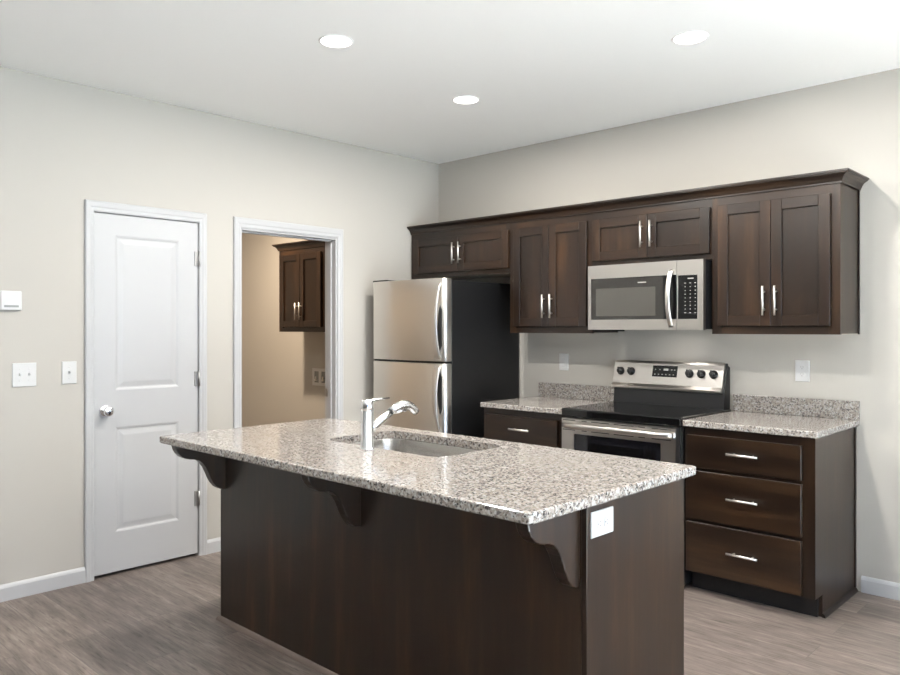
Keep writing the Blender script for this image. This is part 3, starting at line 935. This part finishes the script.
m = MB(); m.lathe(((SX0+SX1)/2, (SY0+SY1)/2+0.06, zt-0.1868), (0, 0, 1), [(0, 0.055), (0.003, 0.055), (0.0045, 0.048), (0.002, 0.036), (0.001, 0.0)], 32)
m.build('drain', 'chrome', root)

# faucet
FX, FYY = 1.988, -2.458
root = thing('kitchen_faucet', (FX, FYY, CTZ), 'chrome pull-out kitchen faucet standing behind the island sink', 'faucet')
m = MB()
m.lathe((FX, FYY, CTZ), (0, 0, 1), [(0, 0.032), (0.004, 0.032), (0.007, 0.029), (0.010, 0.0265), (0.152, 0.0258), (0.154, 0.0248), (0.158, 0.0248), (0.160, 0.0258), (0.190, 0.0245), (0.197, 0.019), (0.199, 0.0)], 32)
m.build('body', 'chrome', root)
m = MB()
sp = [(0.012, 0.073), (0.050, 0.096), (0.090, 0.119), (0.124, 0.138)]
m.tube([(FX, FYY+a, CTZ+h) for a, h in sp], [0.017, 0.0165, 0.016, 0.0155], 18)
m.build('spout', 'chrome', root)
m = MB()
m.tube([(FX, FYY+a, CTZ+h) for a, h in ((0.1215, 0.1366), (0.1275, 0.1400))], 0.0158, 18)
m.build('joint_ring', 'slot', root)
m = MB()
sp = [(0.1275, 0.1400), (0.150, 0.152), (0.175, 0.161), (0.200, 0.164), (0.224, 0.161), (0.246, 0.151), (0.264, 0.137), (0.274, 0.128)]
m.tube([(FX, FYY+a, CTZ+h) for a, h in sp], [0.0155, 0.0165, 0.018, 0.019, 0.0195, 0.019, 0.0175, 0.016], 18)
m.tube([(FX, FYY+0.155, CTZ+0.135), (FX, FYY+0.215, CTZ+0.142)], [0.006, 0.008], 12)
m.build('spray_head', 'chrome', root)
m = MB()
m.tube([(FX, FYY+0.005, CTZ+0.190), (FX, FYY+0.030, CTZ+0.194), (FX, FYY+0.070, CTZ+0.197), (FX, FYY+0.118, CTZ+0.198)], [0.012, 0.0095, 0.007, 0.005], 14, flat=(0.7, 1.2))
m.build('lever', 'chrome', root)

# ------------------------------------------------------------------ wall plates
def plate(name, origin, u, n, w, h, label, cat, group, kind, t=0.006):
    """cover plate: origin centre on the surface, u = horizontal direction, n = outward normal"""
    root = thing(name, origin, label, cat, group)
    o = Vector(origin); u = Vector(u); n = Vector(n); v = Vector((0, 0, 1))
    def slab(m, cu, cv, hw, hh, k0, k1, ins=0.0):
        m.rings([[o+u*(cu+a*(hw-i))+v*(cv+b2*(hh-i))+n*k for a, b2 in ((-1, -1), (1, -1), (1, 1), (-1, 1))] for k, i in ((k0, 0), (k1-ins, 0), (k1, ins))], smooth=False)
    m = MB(); slab(m, 0, 0, w/2, h/2, 0.0003, t, 0.0025); m.build('cover_plate', 'plastic', root)
    def toggle(cu):
        m = MB(); slab(m, cu, 0, 0.0052, 0.012, t-0.001, t+0.0008, 0.0003)
        m.rings([[o+u*(cu+a*0.004)+v*(0.000+b2*0.006)+n*t for a, b2 in ((-1, -1), (1, -1), (1, 1), (-1, 1))],
                 [o+u*(cu+a*0.0035)+v*(0.008+b2*0.004)+n*(t+0.012) for a, b2 in ((-1, -1), (1, -1), (1, 1), (-1, 1))]], smooth=False)
        m.build('toggle', 'plastic', root)
        for dv in (-0.030, 0.030):
            s = MB()
            c = o+u*cu+v*dv+n*(t-0.0005); s.lathe(c, n, [(0, 0.003), (0.001, 0.003), (0.0014, 0)], 10)
            s.build('screw', 'plastic', root)
    if kind == 'double':
        toggle(-0.023); toggle(0.023)
    elif kind == 'single':
        toggle(0)
    elif kind == 'rocker':
        m = MB(); slab(m, 0, 0, 0.0165, 0.033, t-0.001, t+0.003, 0.002); m.build('rocker', 'plastic', root)
    elif kind in ('duplex', 'duplex_side'):
        for s in (-1, 1):
            m = MB()
            c = (s*0.0195, 0) if kind == 'duplex_side' else (0, s*0.0195)
            pts = []
            for i in range(24):
                tt = 2*PI*i/24
                x = 0.0165*math.cos(tt); z = max(-0.0135, min(0.0135, 0.0165*math.sin(tt)))
                pts.append((z, x) if kind == 'duplex_side' else (x, z))
            m.rings([[o+u*(c[0]+x)+v*(c[1]+z)+n*k for x, z in pts] for k in (t-0.001, t+0.0015)], smooth=False)
            r = m.build('receptacle', 'plastic', root)
            m = MB()
            for du in (-0.006, 0.006):
                if kind == 'duplex_side': slab(m, c[0]+0.003, c[1]+du, 0.004, 0.0011, t+0.001, t+0.0019)
                else: slab(m, c[0]+du, c[1]+0.003, 0.0011, 0.004, t+0.001, t+0.0019)
            if kind == 'duplex_side': slab(m, c[0]-0.007, c[1], 0.0022, 0.0022, t+0.001, t+0.0019)
            else: slab(m, c[0], c[1]-0.007, 0.0022, 0.0022, t+0.001, t+0.0019)
            m.build('slots', 'grey_slot', r)
    return root
plate('light_switch', (0, -3.106, 1.156), (0, 1, 0), (1, 0, 0), 0.116, 0.124, 'double white toggle switch plate below the thermostat on left wall', 'light switch', 'wall switches', 'double')
plate('light_switch', (0, -2.882, 1.158), (0, 1, 0), (1, 0, 0), 0.076, 0.122, 'single white toggle switch plate beside the white door casing', 'light switch', 'wall switches', 'single')
plate('light_switch', (1.232, 0, 1.163), (1, 0, 0), (0, -1, 0), 0.076, 0.118, 'plain white rocker plate above the counter left of the range', 'light switch', None, 'rocker')
plate('electrical_outlet', (2.834, 0, 1.161), (1, 0, 0), (0, -1, 0), 0.076, 0.118, 'white upright outlet above the counter right of the range', 'outlet', None, 'duplex')
plate('electrical_outlet', (IX1, -2.484, 0.8165), (0, 1, 0), (1, 0, 0), 0.120, 0.077, 'white sideways outlet on the island end panel under the granite', 'outlet', None, 'duplex_side')

# thermostat
root = thing('thermostat', (0, -3.172, 1.541), 'small square white thermostat with dark bottom strip on left wall', 'thermostat')
m = MB(); m.box(0.0003, 0.020, -3.222, -3.122, 1.491, 1.592); m.build('case', 'plastic', root, 0.006, 3)
m = MB(); m.box(0.0195, 0.0212, -3.206, -3.138, 1.507, 1.518); m.build('display_strip', 'lcd', root)

# ------------------------------------------------------------------ laundry room
lc = wall_cabinet('wall_cabinet', -1.807, -1.098, UB, (-1.765, -1.140), 'two-door dark wall cabinet seen through the doorway in laundry room', -1.755, -1.150, -1.4525, 1.555, dz0=DB, group='laundry cabinet')
m = MB()
crown_run(m, [(-1.807, -0.001, -1, 0), (-1.807, UD, -1, -1), (-1.098, UD, 1, -1), (-1.098, -0.001, 1, 0)], CP)
m.box(-1.795, -1.110, UD+0.012, -0.001, UT+0.040, UT+0.056)
m.build('crown_molding', 'wood_h', lc)

root = thing('washer_outlet_box', (-1.60, 0, 0.935), 'white recessed washer hookup box below the laundry cabinet', 'outlet box')
m = MB()
x0, x1, z0, z1 = -1.695, -1.455, 0.850, 1.015
fw = 0.028; mid = -1.575
m.box(x0, x0+fw, -0.012, -0.0005, z0, z1); m.box(x1-fw, x1, -0.012, -0.0005, z0, z1)
m.box(x0+fw, x1-fw, -0.012, -0.0005, z0, z0+fw); m.box(x0+fw, x1-fw, -0.012, -0.0005, z1-fw, z1)
m.box(mid-0.018, mid+0.018, -0.012, -0.0005, z0+fw, z1-fw)
m.build('frame', 'plastic', root, 0.002)
m = MB(); m.box(x0+fw, x1-fw, -0.003, -0.0005, z0+fw, z1-fw); m.build('recess', 'lcd', root)
for x in (-1.63, -1.52):
    m = MB()
    m.cyl((x, -0.003, 0.905), (x, -0.03, 0.905), 0.009, 12); m.cyl((x, -0.02, 0.905), (x, -0.02, 0.94), 0.006, 10)
    m.build('valve', 'nickel', root)

for o in bpy.data.objects:
    if '_o' in o.keys(): del o['_o']
